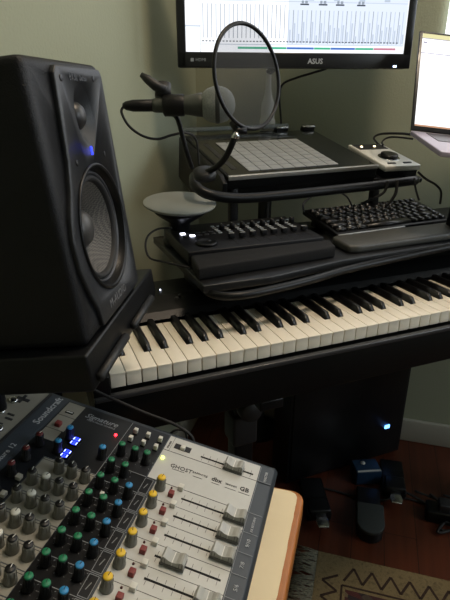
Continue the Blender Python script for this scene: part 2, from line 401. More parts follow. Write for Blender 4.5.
scw = MB(mat('screw_steel', '#131314', .35, .4)); scw.lathe([(.0030, 0), (.0030, .0004), (.0022, .0006)], 14)
s0 = None
for (x, y) in ((.0580, .2335), (.1390, .2345), (.0540, .1615), (.1310, .1615)):
    if s0 is None: s0 = scw.build('screw', sp, T((x, y, .0045)))
    else: dup(s0, T((x, y, .0045)))
MB(emis('blue_led', '#2030ff', 3)).box(-.0013, .0013, -.0040, .0040, 0, .0012, bev=.0004).build('power_light', sp, T((.0955, .1685, .0042)))
LT = mat('faint_lettering', '#0a0a0b', .4)
text('BX5a', .0088, LT, sp, T((.0760, .2320, .0047)), 'lettering', bold=.0002); text('Deluxe', .0068, LT, sp, T((.0995, .2320, .0047)), 'lettering', bold=.0002)
text('M-AUDIO', .0125, mat('grey_lettering', '#77787b', .4), sp, T((.062, .0135, .0048)), 'lettering')

ss = thing('speaker_stand', 'black stand with a padded top plate under the studio speaker', 'stand', T((-.08, .05, FL)))
W2L = T((-.08, .05, FL)).inverted()
SM = W2L @ SP
pl = MB(SATIN); pl.box(-.014, .236, -.040, -.001, -.215, .003, bev=.003); pl.build('top_plate', ss, SM)
pd = MB(DARKG); pd.tube([(-.004, -.030, .0065), (.083, -.030, .0065)], .0046, 12); pad0 = pd.build('edge_bar', ss, SM)
dup(pad0, SM @ T((.115, 0, 0)), ss)
p_ = MB(SATIN); p_.tube([(0, 0, .02), (0, 0, .845)], .014, 16); p_.build('pole', ss)
p_ = MB(SATIN); p_.lathe([(.085, 0), (.085, .012), (.03, .02), (.016, .035)], 32); p_.build('base', ss)

# ------------------------------------------------------------------ side table with mixer
CREAM = mat('table_laminate', '#ead9b4', .5, noise=.06, nscale=25)
ORNG = mat('table_edge_wood', '#a8672f', .4, noise=.2, nscale=60)
TT = -.112
tb = thing('side_table', 'pale wooden side table with an orange-brown edge under the mixer', 'table', ROOM @ T((.005, -1.05, FL)))
TW, TD = .498, .62
tt = TT-FL
def rrect(x0, x1, y0, y1, r, k=6):
    return arc(x1-r, y1-r, r, 0, PI/2, k)+arc(x0+r, y1-r, r, PI/2, PI, k)+arc(x0+r, y0+r, r, PI, 1.5*PI, k)+arc(x1-r, y0+r, r, 1.5*PI, 2*PI, k)
MB(ORNG).prism(rrect(0, TW, -TD, 0, .016), tt-.03, tt-.0008, 0, bev=.004).build('edge_band', tb)
# slightly chipped outline of the pale top
pp = []
base = rrect(.004, TW-.0085, -TD+.004, -.004, .012, 8)
for i in range(len(base)):
    a, b = Vector(base[i]), Vector(base[(i+1) % len(base)]); k = max(1, int((b-a).length/.006))
    for j in range(k):
        p = a.lerp(b, j/k); pp.append((p.x+random.uniform(-.0004, .0004), p.y+random.uniform(-.0004, .0004)))
MB(CREAM).prism(pp, tt-.002, tt, 0).build('table_top', tb)
for (x, y) in ((.030, -.045), (TW-.087, -.045), (.045, -TD+.045), (TW-.087, -TD+.045)):
    MB(ORNG).box(x-.018, x+.018, y-.018, y+.018, 0, tt-.028, bev=.003).build('leg', tb)

U = Vector((.786438, -.586901, -.192514)); V_ = Vector((-.598089, -.80143, 0)); N_ = Vector((.154286, -.11514, .981294))
MX = frame(U, -V_, N_, (.041653, -.209106, -.058287))
mx = thing('audio_mixer', 'grey audio mixing console with coloured knobs and faders on the side table', 'mixer', MX)
MSIL = mat('mixer_silver', '#c4c4bf', .42, .1, noise=.04, nscale=120)
MGRY = mat('mixer_warm_grey', '#8f8c80', .5, noise=.05, nscale=120)
MSLT = mat('mixer_slate', '#3d444c', .45, noise=.06)
MBLK = mat('mixer_navy_black', '#14171c', .4, noise=.1)
MLIN = mat('print_light', '#8e9296', .5); MDRK = mat('print_dark', '#2c2d2f', .6)
MCH = mat('mixer_chassis', '#30363d', .4, noise=.08)
VN, VF = -.330, .100       # near and far ends in local y (= -v)
UR = -.335
YM = Matrix(((1, 0, 0, 0), (0, 0, 1, 0), (0, 1, 0, 0), (0, 0, 0, 1)))     # (u,h) profile extruded along local y
ch = MB(MCH)
ch.prism([(.094, -.0005), (.0985, -.006), (.0975, -.0318), (UR, -.1165), (UR, -.002), (-.226, -.0007)], VN, VF, 0, YM, bev=.0015)
ch.build('chassis', mx)
# printed top panel
tp = MB(MSLT, MSIL, MGRY, MBLK, MLIN, MDRK)
def pan(u0, u1, y0, y1, mi, h=.0006): tp.box(u0, u1, y0, y1, -.0006, h, mi)
y_n = VN+.006
pan(-.228, .0925, y_n, .0955, 0, .0002)
pan(-.049, .0752, .066, .0935, 1); pan(-.049, .0752, .0135, .0655, 1); pan(-.037, .0752, y_n, .0130, 1)      # silver fader field
pan(-.104, -.0395, y_n, .0125, 3, .0004); pan(-.104, -.0505, .0130, .0935, 3, .0004)                         # navy knob strip
pan(-.104, -.0400, y_n, .0125, 3, .0004)
pan(-.172, -.1040, -.0105, .0935, 3, .00045)                                                                # effects display
pan(-.200, -.172, y_n, .0935, 3, .0004)
for y0 in [(-.0105-.0265*i) for i in range(13)]:
    if y0-.0255 > VN: pan(-.170, -.1045, y0-.0257, y0-.0004, 2)
pan(-.2245, -.203, y_n, .0955, 0, .0008)                                                                    # name band
pan(-.198, -.174, .064, .0915, 2, .0008); pan(-.198, -.174, .036, .063, 2, .0008); pan(-.198, -.176, .016, .035, 2, .0008)
def ln(u0, y0, u1, y1, wd=.0004, mi=4, h=.0007):
    d = Vector((u1-u0, y1-y0)).normalized(); n_ = Vector((-d.y, d.x))*wd/2; a, b = Vector((u0, y0)), Vector((u1, y1))
    tp.prism([a-n_, b-n_, b+n_, a+n_], h-.0002, h, mi)
ln(-.049, .0658, .0752, .0658, .0006, 5, .0009); ln(-.049, .0133, .0752, .0133, .0005, 5, .0009); ln(-.042, .0935, -.042, .0662, .0004, 5, .0009)
for k in range(12):
    y = -(-.0130+.0265*(k+1))
    if y < VN+.01: break
    ln(-.037, y, .0752, y, .0005, 5, .0008); ln(-.104, y, -.038, y, .0006, 4, .0007); ln(-.170, y, -.1045, y, .0005, 5, .0009)
    yc = y+.01325
    # outlined label block
    for (p, q) in (((-.050, yc-.0115), (-.040, yc-.0115)), ((-.040, yc-.0115), (-.040, yc+.0115)), ((-.040, yc+.0115), (-.050, yc+.0115)), ((-.050, yc+.0115), (-.050, yc-.0115))):
        ln(*p, *q, .0006, 4, .0007)
    ln(-.046, yc-.004, -.044, yc+.004, .0009, 4, .0007)
ln(-.104, .0130, -.05, .0130, .0006); ln(-.104, .0935, -.104, -.012, .0006)
ln(-.172, -.010, -.104, -.010, .0005)
# fader scales
for (yy, n_) in [(.0746, 8)]+[(-.0265*k, 8) for k in range(11)]:
    for j in range(n_):
        u = .0015+j*.0092
        ln(u, yy+.0065, u, yy+.0018, .0004, 5, .0009); ln(u, yy-.0018, u, yy-.0065, .0004, 5, .0009)
# edge strip blocks with channel names
pan(.0760, .0930, .0655, .0925, 0, .0011)
for (y0, y1) in [(.067, .092), (.014, .065)]+[(.0125-.0265*(k+1), .0120-.0265*k) for k in range(11)]:
    ln(.0765, y0, .0765, y1, .0005, 4, .0012); ln(.0765, y0, .0930, y0, .0005, 4, .0012)
# curls around knobs: scale ticks
for k in range(12):
    for u in (-.0925, -.075, -.0575):
        yy = .0315-.0265*k
        if k == 1 and u > -.06: continue
        if yy < VN+.02: break
        for a in range(7):
            t = math.radians(-50+a*46.7); c_, s_ = math.cos(t), math.sin(t)
            ln(u+c_*.0072, yy+s_*.0072, u+c_*.0085, yy+s_*.0085, .0005, 4, .0007)
tp.build('control_panel', mx)
jp = MB(MGRY, MDRK, MSLT)
jp.prism([(-.230, -.001), (-.230, .001), (UR+.006, .004), (UR+.006, -.001)], y_n, .094, 0, YM)
jp.box(-.2305, -.2265, y_n, .094, -.0005, .0016, 1)
jp.box(-.262, -.244, .064, .069, .001, .0026, 1); jp.box(-.256, -.252, .058, .075, .001, .0026, 1); jp.box(-.250, -.240, .024, .027, .001, .0023, 1); jp.box(-.252, -.243, .032, .035, .001, .0023, 1); jp.box(-.254, -.245, .012, .015, .001, .0023, 1)
jp.build('jack_panel', mx)
# slots
for yy in [.0746]+[-.0265*k for k in range(11)]:
    MB(mat('slot_black', '#050505', .8)).box(-.001, .069, yy-.0011, yy+.0011, .0004, .0010).build('fader_slot', mx)
# knobs
KGREY = mat('knob_grey', '#76756c', .5, noise=.06); KBLK = mat('knob_black', '#1a1b1c', .45, noise=.1)
capm = {'green': mat('cap_green', '#1f7a52', .45), 'blue': mat('cap_blue', '#2f86bb', .45), 'yellow': mat('cap_yellow', '#e6bd2e', .45), 'black': mat('cap_black', '#0e0e0f', .45),
        'white': mat('cap_white', '#cdccc0', .45), 'red': mat('cap_red', '#5c1d1e', .5), 'cyan': mat('cap_cyan', '#2a8fc4', .4)}
protos = {}
def knob(u, v, cap, body_):
    M = T((u, -v, .0004)) @ Rz(random.uniform(-.4, .4))
    if (cap, body_) in protos: return dup(protos[(cap, body_)], M)
    b = MB(KGREY if body_ == 'grey' else KBLK)
    R0 = .0066 if body_ == 'grey' else .0058
    b.lathe([(R0, 0), (R0*.98, .003), (R0*.80, .0065), (R0*.76, .0155), (R0*.68, .0168)], 18)
    for i in range(10):
        a = 2*PI*i/10; b.box(-.0004, .0004, R0*.72, R0*.84, .006, .0155, 0, M=Rz(a))
    o = b.build('knob', mx, M)
    c = MB(capm[cap], MDRK if cap in ('white', 'yellow', 'green', 'blue', 'cyan') else WHITEP)
    rc = R0*.70
    c.lathe([(rc, .0160), (rc, .0174), (rc*.86, .0182)], 18)
    c.box(-.0003, .0003, 0, rc*.95, .0181, .0185, 1)
    c.build('knob_cap', o)
    protos[(cap, body_)] = o; return o
P = .0265
for k in range(-1, 10):
    v = -.004+P*k
    if k == -1:
        for u in (-.093, -.0755, -.060): knob(u, v-.003, 'green', 'black')
        knob(-.162, v, 'cyan', 'black'); continue
    knob(-.0925, v, 'green', 'black'); knob(-.075, v, 'green', 'black')
    if k > 0:
        knob(-.0577, v, 'blue', 'black'); knob(-.128, v, 'black', 'grey'); knob(-.111, v, 'black', 'grey')
        knob(-.144, v, 'black' if k == 1 else 'white', 'grey')
        if k > 1: knob(-.161, v, 'black', 'grey')
    else: knob(-.162, v, 'cyan', 'black')
    knob(-.187, v, 'red', 'black')
    knob(-.029, v, 'yellow', 'grey')
knob(-.111, -.018, 'blue', 'black')
# push buttons
BRED = mat('button_red', '#7c2f2d', .5); BWHT = mat('button_white', '#d2d0c6', .45)
def button(u, v, mt, s=.0032, h=.0065, key='x', base=False, cache={}):
    if key in cache: return dup(cache[key], T((u, -v, .0004)))
    b = MB(mt, KBLK)
    if base: b.box(-s*1.2, s*1.2, -s*1.2, s*1.2, 0, .002, 1)
    b.box(-s, s, -s, s, 0, h, 0, bev=.0006)
    cache[key] = b.build('push_button', mx, T((u, -v, .0004))); return cache[key]
for k in range(10):
    button(-.0135, .001+P*k, BRED, key='r'); button(-.0062, -.0125+P*k, BWHT, key='w')
    if k > 1: button(-.176, -.002+P*k, BWHT, .0032, .005, key='w2')
for u in (-.0925, -.075, -.058):
    for v in (-.076, -.060): button(u, v, BWHT, .0026, .008, key='m', base=True)
button(-.0265, -.0765, BWHT, .003, .005, key='sw'); button(-.082, .0375, BWHT, .0022, .009, key='sm'); button(-.186, -.044, BRED, .0036, .006, key='r2')
sw = MB(KBLK); sw.box(-.038, -.016, .0735, .0825, .0004, .0014); sw.build('switch_plate', mx)
us = MB(WHITEP, KBLK); us.box(-.192, -.181, .070, .074, .0006, .0020, 1); us.box(-.191, -.182, .0712, .0728, .0015, .0022, 0); us.build('usb_socket', mx)
MB(mat('led_dark_red', '#4a1412', .4)).lathe([(.0014, 0), (.001, .002)], 10).build('peak_light', mx, T((-.0165, .0095, .0004)))
pk = [o for o in mx.children if o.name.startswith('peak_light')][0]
for k in range(1, 10): dup(pk, T((-.0165, .0095-P*k, .0004)))
MB(emis('led_yellow', '#d8e860', 3.5)).box(-.0018, .0018, -.0018, .0018, 0, .0025, bev=.0006).build('power_light', mx, T((-.044, .050, .0006)))
MB(emis('led_red', '#ff1e28', 9)).lathe([(.0018, 0), (.0014, .002)], 12).build('phantom_light', mx, T((-.1135, .0607, .0006)))
# seven-segment displays showing numbers, blue
DB = emis('display_blue', '#1a28ff', 6); DW = emis('display_white', '#7f90ff', 5)
for (u, y, n_) in ((-.152, .0275, 2), (-.151, .004, 2)):
    d = MB(GLOSS, DB, DW); d.box(-.007, .007, -.0075, .0075, 0, .0012, 0)
    for j in range(n_):
        yy = -.0036+j*.0072
        d.box(-.004, -.003, yy-.002, yy+.002, .0012, .0016, 2); d.box(.003, .004, yy-.002, yy+.002, .0012, .0016, 2); d.box(-.0005, .0005, yy-.002, yy+.002, .0012, .0016, 1)
        for uu in (-.0018, .0018): d.box(uu-.0014, uu+.0014, yy+.0018, yy+.0025, .0012, .0016, 1)
        d.box(-.0032, .0032, yy-.0025, yy-.0018, .0012, .0016, 1)
    d.build('number_display', mx, T((u, y, .0005)))
# faders
FC = mat('fader_cap', '#aaaaa4', .3, noise=.05, coat=.2); FCD = mat('fader_base', '#5a5a56', .4)
def fcap(u, y, cache=[]):
    M = T((u, y, .0012))
    if cache: return dup(cache[0], M)
    b = MB(FC, FCD, WHITEP)
    b.prism([(-.0128, .0005), (.0128, .0005), (.0124, .004), (-.0124, .004)], -.0070, .0070, 1, YM)
    b.prism([(-.0122, .004), (.0122, .004), (.0118, .0100), (.0100, .0118), (.0075, .0112), (.0040, .0092), (0, .0084), (-.0040, .0092), (-.0075, .0112), (-.0100, .0118), (-.0118, .0100)], -.0064, .0064, 0, YM)
    b.box(-.0005, .0005, -.0066, .0066, .0040, .0088, 2)
    for u_ in (-.0105, -.0075, .0075, .0105): b.box(u_-.0003, u_+.0003, -.0067, .0067, .0040, .0106, 1)
    cache.append(b.build('fader_cap', mx, M)); return cache[0]
fcap(.043, .0725)
for k, u in enumerate((.063, .0625, .063, .019, .062, .062, .060, .03, .05, .05)): fcap(u, -.0265*k-.001)
# lettering
BLU = MLIN
GW = mat('print_pale', '#b9bcc0', .5)
text('GHOST', .0085, MDRK, mx, T((-.031, .041, .0008)), 'lettering'); text('SAPPHYRE', .0042, MDRK, mx, T((-.002, .0435, .0008)), 'lettering')
text('dbx', .0085, MDRK, mx, T((.0225, .0425, .0008)), 'lettering', bold=.0002); text('lexicon', .0052, MDRK, mx, T((.040, .0435, .0008)), 'lettering'); text('GB', .0088, MDRK, mx, T((.0585, .0425, .0008)), 'lettering', bold=.0002)
for (u, w_) in ((-.027, .016), (.0, .012), (.024, .010), (.041, .014), (.058, .014)): MB(MDRK).box(u, u+w_, .0385, .0390, .0006, .0009).build('lettering', mx)
RT = Rz(PI/2)
text('Soundcraft', .0135, GW, mx, T((-.2085, .034, .0009)) @ RT, 'lettering', bold=.00015)
text('Signature 12', .0095, GW, mx, T((-.2095, -.055, .0009)) @ RT, 'lettering')
text('Signature', .0125, MLIN, mx, T((-.166, .0745, .0007)), 'lettering', shear=.3); text('MULTI-TRACK CONSOLE', .0036, MLIN, mx, T((-.160, .0695, .0007)), 'lettering')
text('MASTER', .0048, GW, mx, T((.0865, .0685, .0012)) @ RT, 'lettering'); text('FX RETURN', .0040, GW, mx, T((.0865, -.0115, .0012)) @ RT, 'lettering')
for k, s in enumerate(('9/10', '7/8', '5/6', '4', '3', '2', '1')): text(s, .0058, GW, mx, T((.0870, -.0185-.0265*(k+1)+.013, .0012)) @ RT, 'lettering')
text('PHONES', .0036, MDRK, mx, T((-.0438, .070, .0008)) @ RT, 'lettering')
# rear jacks and plugged cables
jk = MB(CHROME, MBLK); jk.lathe([(.0062, 0), (.0062, .003), (.004, .0034)], 14, 0); jk.lathe([(.0036, .0030), (.0034, .0036)], 12, 1)
j0 = None
for (u, y) in ((-.262, .083), (-.262, .058), (-.262, .033), (-.244, .004), (-.262, -.004), (-.262, -.032), (-.244, -.030), (-.262, -.058), (-.262, -.085), (-.262, -.112), (-.262, -.139), (-.262, -.166)):
    M = T((u, y, .0015))
    if j0 is None: j0 = jk.build('jack_socket', mx, M)
    else: dup(j0, M)
def w_mx(u, y, h): return MX @ Vector((u, y, h))
def cable(name, label, pts, r, mt=RUBBER, cat='cable', plug=True, group=None, k=8):
    o0 = Vector(pts[0]); t_ = thing(name, label, cat, T(o0), group)
    MB(mt).tube([Vector(p)-o0 for p in pts], r, 8, smoothpath=k).build('cord', t_); return t_, o0
# thick plug standing on the rear panel with its cable leading away over the mixer's far edge
pA = w_mx(-.262, .033, .006); 
cb, o0 = cable('microphone_cable', 'black cable arching from a plug at the rear of the mixer over its far edge', [pA+Vector((0, 0, .052)), pA+Vector((.005, .012, .078)), pA+Vector((.045, .045, .082)), w_mx(-.195, .105, .030), w_mx(-.110, .1085, .012), w_mx(-.045, .1095, .006), w_mx(-.020, .110, -.012), w_mx(-.02, .114, -.06)], .0022)
MB(SATIN).lathe([(.0075, 0), (.0080, .004), (.0078, .036), (.005, .05), (.0032, .058)], 16).build('plug', cb, T(pA-o0))
MB(CHROME).lathe([(.0052, -.003), (.0052, .002)], 14).build('plug_tip', cb, T(pA-o0))
for i, (u, y, lab) in enumerate(((-.262, -.004, 'short black jack plug in the mixer rear, nearest the left edge'), (-.262, .083, 'short black jack plug in the rear of the mixer, farthest from the viewer'))):
    M = MX @ T((u, y, .006)); tk = thing('jack_plug', lab, 'plug', M)
    MB(SATIN).lathe([(.006, 0), (.006, .022), (.0035, .034)], 14).build('sleeve', tk); MB(CHROME).lathe([(.0045, -.003), (.0045, .001)], 12).build('plug_tip', tk)

# ------------------------------------------------------------------ lower shelf above the piano
SHT = .082
sh = thing('keyboard_shelf', 'black shelf on short brackets above the back of the piano', 'shelf', T((.6, .3, .034)))
o6 = Vector((.6, .3, .034))
SHM = mat('shelf_black', '#111214', .4, noise=.08, nscale=80)
b = MB(SHM); b.prism([(.175-.6, .085-.3), (.30-.6, .085-.3), (.47-.6, .120-.3), (1.02-.6, .155-.3), (1.06-.6, .20-.3), (1.03-.6, .425-.3), (.175-.6, .42-.3)], .034, SHT-.034, 0, bev=.002); b.build('board', sh)
b = MB(SATIN); b.tube([Vector(p)-o6 for p in ((.19, .16, .066), (.188, .09, .066), (.22, .062, .066), (.29, .066, .066), (.38, .084, .066), (.47, .108, .066), (.60, .125, .068), (.75, .142, .07), (1.0, .155, .07))], .0075, 12, smoothpath=6); b.build('front_bar', sh)
for x in (.215, .60, .98):
    MB(SATIN).box(x-.02-.6, x+.02-.6, .19-.3, .262-.3, .0008, .036, bev=.003).build('bracket', sh)

# controller
CT = T((.183, .188, .098)) @ Rx(math.radians(3))
ctl = thing('fader_controller', 'black control surface with small faders and a jog wheel beside the keyboard', 'midi controller', CT)
CW, CD, CH = .283, .165, .016
MB(BLACK).box(0, CW, 0, CD, -.013, CH-.004, bev=.002).build('body', ctl)
jw = MB(SATIN); jw.lathe([(.021, 0), (.021, .004), (.018, .0055), (.017, .0045)], 28); jwo = jw.build('jog_wheel', ctl, T((.047, .036, CH-.004)))
MB(DARKG).lathe([(.0045, .0045), (.004, .0058)], 14).build('finger_dimple', jwo, T((.006, .002, 0)))
bt = MB(DARKG); bt.box(-.0048, .0048, -.0035, .0035, 0, .0022, bev=.0006); bo = None
lit = emis('button_lit', '#e8ecff', 3.0)
for j in range(2):
    for i in range(5):
        x, y = .022+i*.0145, .088+j*.0165
        if (i, j) in ((0, 1), (1, 0)):
            MB(lit).box(-.0048, .0048, -.0042, .0042, 0, .0024, bev=.0006).build('lit_button', ctl, T((x, y, CH-.004))); continue
        if bo is None: bo = bt.build('button', ctl, T((x, y, CH-.004)))
        else: dup(bo, T((x, y, CH-.004)))
fk = MB(BLACK, WHITEP); fk.box(-.006, .006, -.0045, .0045, .002, .011, bev=.001); fk.box(-.006, .006, -.0005, .0005, .0108, .0114, 1)
fs = MB(mat('slot_black', '#050505', .8)); fs.box(-.001, .001, -.036, .012, -.0004, .0004)
kk = MB(BLACK, WHITEP); kk.lathe([(.0062, 0), (.0058, .011), (.005, .012)], 16); kk.box(-.0004, .0004, .001, .005, .0118, .0124, 1)
sm_ = MB(mat('button_pale', '#9a9ea0', .5)); sm_.box(-.0042, .0042, -.0022, .0022, 0, .002, bev=.0005)
f0 = None
for i in range(8):
    x = .104+i*.0232
    Mf, Ms, Mk = T((x, .050+random.uniform(-.001, .002), CH-.004)), T((x, .052, CH-.004)), T((x+.004, .112, CH-.004))
    if f0 is None:
        f0 = fk.build('fader', ctl, Mf); s_0 = fs.build('fader_slot', ctl, Ms); k0_ = kk.build('knob', ctl, Mk); b0_ = sm_.build('pad_button', ctl, T((x-.008, .09, CH-.004)))
    else: dup(f0, Mf); dup(s_0, Ms); dup(k0_, Mk)
    for j, (dx, dy) in enumerate(((-.008, .1015), (-.008, .113), (-.008, .1245), (.005, .134), (-.008, .136))):
        dup(b0_, T((x+dx, dy, CH-.004)))
    if i: dup(b0_, T((x-.008, .09, CH-.004)))

wr = MB(mat('foam_rest', '#141415', .75, spec=.3, noise=.1, bump=.3, bscale=600))
wr.prism([(.174, .110), (.30, .121), (.462, .138), (.476, .184), (.186, .184)], SHT+.0005, SHT+.0235, 0, bev=.004)
tag(wr.build('controller_rest'), 'dark wedge-shaped rest in front of the black fader controller', 'wrist rest')

# keyboard
KF = frame((.998, .062, 0), (-.061, .979, .195), (.012, -.195, .981), (.536, .244, .089))
kx = Vector((.998, .062, 0)).normalized(); kz = Vector((.012, -.195, .981)); kz = (kz-kx*kz.dot(kx)).normalized(); ky = kz.cross(kx)
KF = frame(kx, ky, kz, (.536, .244, .0885))
kb = thing('computer_keyboard', 'compact black computer keyboard with a silver front strip on the shelf', 'keyboard', KF)
KWD, KDP = .336, .138
kbod = MB(SATIN); kbod.box(0, KWD, 0, KDP, -.004, .007, bev=.002); kbod.build('case', kb)
MB(SILV).box(.002, .19, -.0035, .0005, -.001, .0062, bev=.001).build('front_strip', kb)
MB(RUBBER).box(.02, .05, KDP-.03, KDP-.015, -.028, -.003).build('foot', kb); MB(RUBBER).box(KWD-.05, KWD-.02, KDP-.03, KDP-.015, -.028, -.003).build('foot', kb)
KEYM = mat('keycap_black', '#141416', .3, noise=.06); kc = {}; LEG = mat('key_legend', '#9aa0a6', .5)
def key(x, y, w_, d_=.0182, nm='key'):
    kkey = round(w_, 4), round(d_, 4); M = T((x, y, .0068))
    if kkey in kc: return dup(kc[kkey], M)
    b = MB(KEYM, LEG)
    b2 = bmesh.new(); g = .0008
    lo = [(g, g), (w_-g, g), (w_-g, d_-g), (g, d_-g)]; hi = [(g+.0018, g+.001), (w_-g-.0018, g+.001), (w_-g-.0018, d_-g-.0024), (g+.0018, d_-g-.0024)]
    v = [b2.verts.new((p[0], p[1], 0)) for p in lo]+[b2.verts.new((p[0], p[1], .0068)) for p in hi]
    for f in ((3, 2, 1, 0), (0, 1, 5, 4), (1, 2, 6, 5), (2, 3, 7, 6), (3, 0, 4, 7), (4, 5, 6, 7)): b2.faces.new([v[j] for j in f])
    bmesh.ops.bevel(b2, geom=b2.edges[:], offset=.0007, segments=2, affect='EDGES'); b._add(b2, 0, None, True)
    if w_ < .03: b.box(w_*.38, w_*.58, d_*.5, d_*.72, .0068, .00695, 1)
    kc[kkey] = b.build('key', kb, M); return kc[kkey]
u_ = .0218; x0_ = .0065; rows = [([1.25, 1.25, 1.25, 6, 1, 1, 1, 1, 1], 0), ([2, 1, 1, 1, 1, 1, 1, 1, 1, 1, 1, 1.8, 1], 1), ([1.6, 1, 1, 1, 1, 1, 1, 1, 1, 1, 1, 1, 1.4, .8], 2), ([1.3, 1, 1, 1, 1, 1, 1, 1, 1, 1, 1, 1, 1, 1.5], 3), ([1]*13+[1.8], 4), ([.82]*18, 5)]
for ws, j in rows:
    tot = sum(ws); x = x0_; sc = (KWD-.013)/tot
    for w0 in ws:
        key(x, .008+j*.0208, w0*sc, .0206 if j < 5 else .016); x += w0*sc
wr2 = MB(mat('leather_rest', '#454541', .42, noise=.06, bump=.25, bscale=500))
wr2.prism([(.500, .150), (.52, .143), (1.0, .160), (1.012, .18), (1.008, .238), (.52, .228), (.505, .215)], SHT+.0005, SHT+.017, 0, bev=.0055)
tag(wr2.build('wrist_rest'), 'smooth dark grey wrist rest in front of the computer keyboard', 'wrist rest')

# ------------------------------------------------------------------ upper tier
PM = frame((1, .0, .012), (-.005, .978, .207), (-.01, -.207, .978), (.321, .340, .216))
px_ = Vector((1, .002, .016)).normalized(); pz = Vector((-.02, -.207, .978)); pz = (pz-px_*pz.dot(px_)).normalized(); py = pz.cross(px_)
PM = frame(px_, py, pz, (.321, .338, .2155))
tr = thing('upper_tier_stand', 'black tilted upper tier with a rounded front tube carrying the pad controller', 'stand', T((.5, .36, SHT)))
I6 = T((.5, .36, SHT)).inverted(); TM = I6 @ PM
MB(SATIN).prism([(-.012, .02), (-.012, .300), (.385, .300), (.40, .02)], -.050, -.030, 0, TM @ T((0, 0, 0)), bev=.004).build('tray', tr)
MB(SATIN).tube([I6 @ Vector(p) for p in ((.258, .37, .215), (.245, .325, .204), (.268, .302, .188), (.336, .300, .177), (.448, .30, .177), (.60, .30, .181), (.698, .30, .184), (.775, .302, .187), (.80, .335, .180), (.80, .39, .177))], .0105, 14, smoothpath=6).build('front_tube', tr)
YZ = Matrix(((0, 0, 1, 0), (1, 0, 0, 0), (0, 1, 0, 0), (0, 0, 0, 1)))
MB(SATIN).prism([(.300, -.002), (.300, -.105), (.20, -.110), (.06, -.060), (-.005, -.040), (-.005, -.012), (.02, -.002)], -.024, -.013, 0, TM @ T((.011, 0, 0)) @ YZ, bev=.002).build('side_bracket', tr)
MB(SATIN).box(.222, .342, .0, .165, 0, .0118, bev=.003, M=I6 @ frame((1, -.025, 0), (.024, .976, .215), (.006, -.215, .976), (.5, .3535, .1715))).build('side_shelf', tr)
for x in (.345, .72):
    MB(SATIN).box(x-.5-.009, x-.5+.009, .0, .018, 0, .105, bev=.002).build('post', tr)
rl = MB(mat('clear_rail', '#7c8484', .15, alpha=.6)); rl.tube([TM @ Vector((-.002, .309, .012)), TM @ Vector((.30, .309, .012))], .006, 10); rl.build('back_rail', tr)
for x in (.262, .345):
    c = MB(CHROME, SATIN); c.box(x, x+.038, .306, .316, -.03, .004, 1); c.box(x+.002, x+.036, .299, .318, .006, .012, 0, bev=.002); c.box(x+.002, x+.036, .300, .317, -.03, .007, 1)
    c.build('clip', tr, TM)

pc = thing('pad_controller', 'black pad controller with a pale grey grid of square pads and silver front trim', 'pad controller', PM)
MB(SATIN).box(0, .378, 0, .304, -.029, 0, bev=.003).build('body', pc)
MB(mat('glossy_panel', '#1a1b1d', .2, coat=.5)).box(.004, .374, .004, .300, -.001, .0008).build('top_panel', pc)
MB(SILV).box(.001, .377, -.003, .004, -.008, .0015, bev=.001).build('front_trim', pc)
padm = MB(mat('pad_grey', '#8d9090', .55, noise=.05)); padm.box(.0006, .0272, .0006, .0242, 0, .0018, bev=.0008); p0 = None
for i in range(8):
    for j in range(8):
        M = T((.056+i*.0284, .020+j*.0256, .0008))
        if p0 is None: p0 = padm.build('pad', pc, M)
        else: dup(p0, M)
MB(mat('touch_strip', '#2c2d2f', .3)).box(.024, .036, .04, .22, .0005, .0016).build('touch_strip', pc)
MB(mat('lcd_dark', '#0b0d10', .1, coat=.5)).box(.075, .30, .250, .282, .0005, .0016).build('display', pc)

# silver monitor controller on the tray
IM = frame((1, -.025, 0), (.024, .976, .215), (.006, -.215, .976), (.732, .3535, .206))
it = thing('silver_audio_interface', 'silver desktop audio interface with round black dial and two glowing lights', 'audio interface', IM)
MB(mat('satin_silver', '#e0e0da', .35, .1, noise=.04), SATIN).box(0, .104, 0, .170, -.004, .010, 0, bev=.003).box(.004, .100, .004, .166, -.022, -.004, 1).build('body', it)
dl = MB(SATIN, CHROME); dl.lathe([(.030, 0), (.030, .001), (.028, .0012)], 30, 1); dl.lathe([(.025, .001), (.023, .010), (.012, .009)], 30, 0); dl.build('dial', it, T((.052, .062, .010)) @ Matrix.Scale(.92, 4))
MB(DARKG).box(.008, .096, .125, .165, .0095, .0108).build('display_panel', it)
for x in (.026, .066): MB(emis('warm_led', '#ffe9b0', 5)).lathe([(.0035, 0), (.0025, .0015)], 12).build('light', it, T((x, .146, .0108)))
for x in (.018, .064): MB(DARKG).box(x, x+.022, .014, .021, .0098, .012, bev=.0006).build('button', it)

# round grey disc on its base
DM = T((.2125, .33, .171)) @ Rx(math.radians(7)) 
dk = thing('round_disc', 'flat grey round disc on a dark base at the left end of the shelf', 'disc', DM)
MB(mat('disc_grey', '#80837d', .6, noise=.03, nscale=30)).lathe([(.0705, -.004), (.0735, -.001), (.0735, .0012), (.072, .002)], 48).build('disc', dk)
MB(SATIN).lathe([(.035, -.0870), (.035, -.078), (.022, -.066), (.022, -.040), (.052, -.018), (.064, -.004)], 28).build('base', dk)

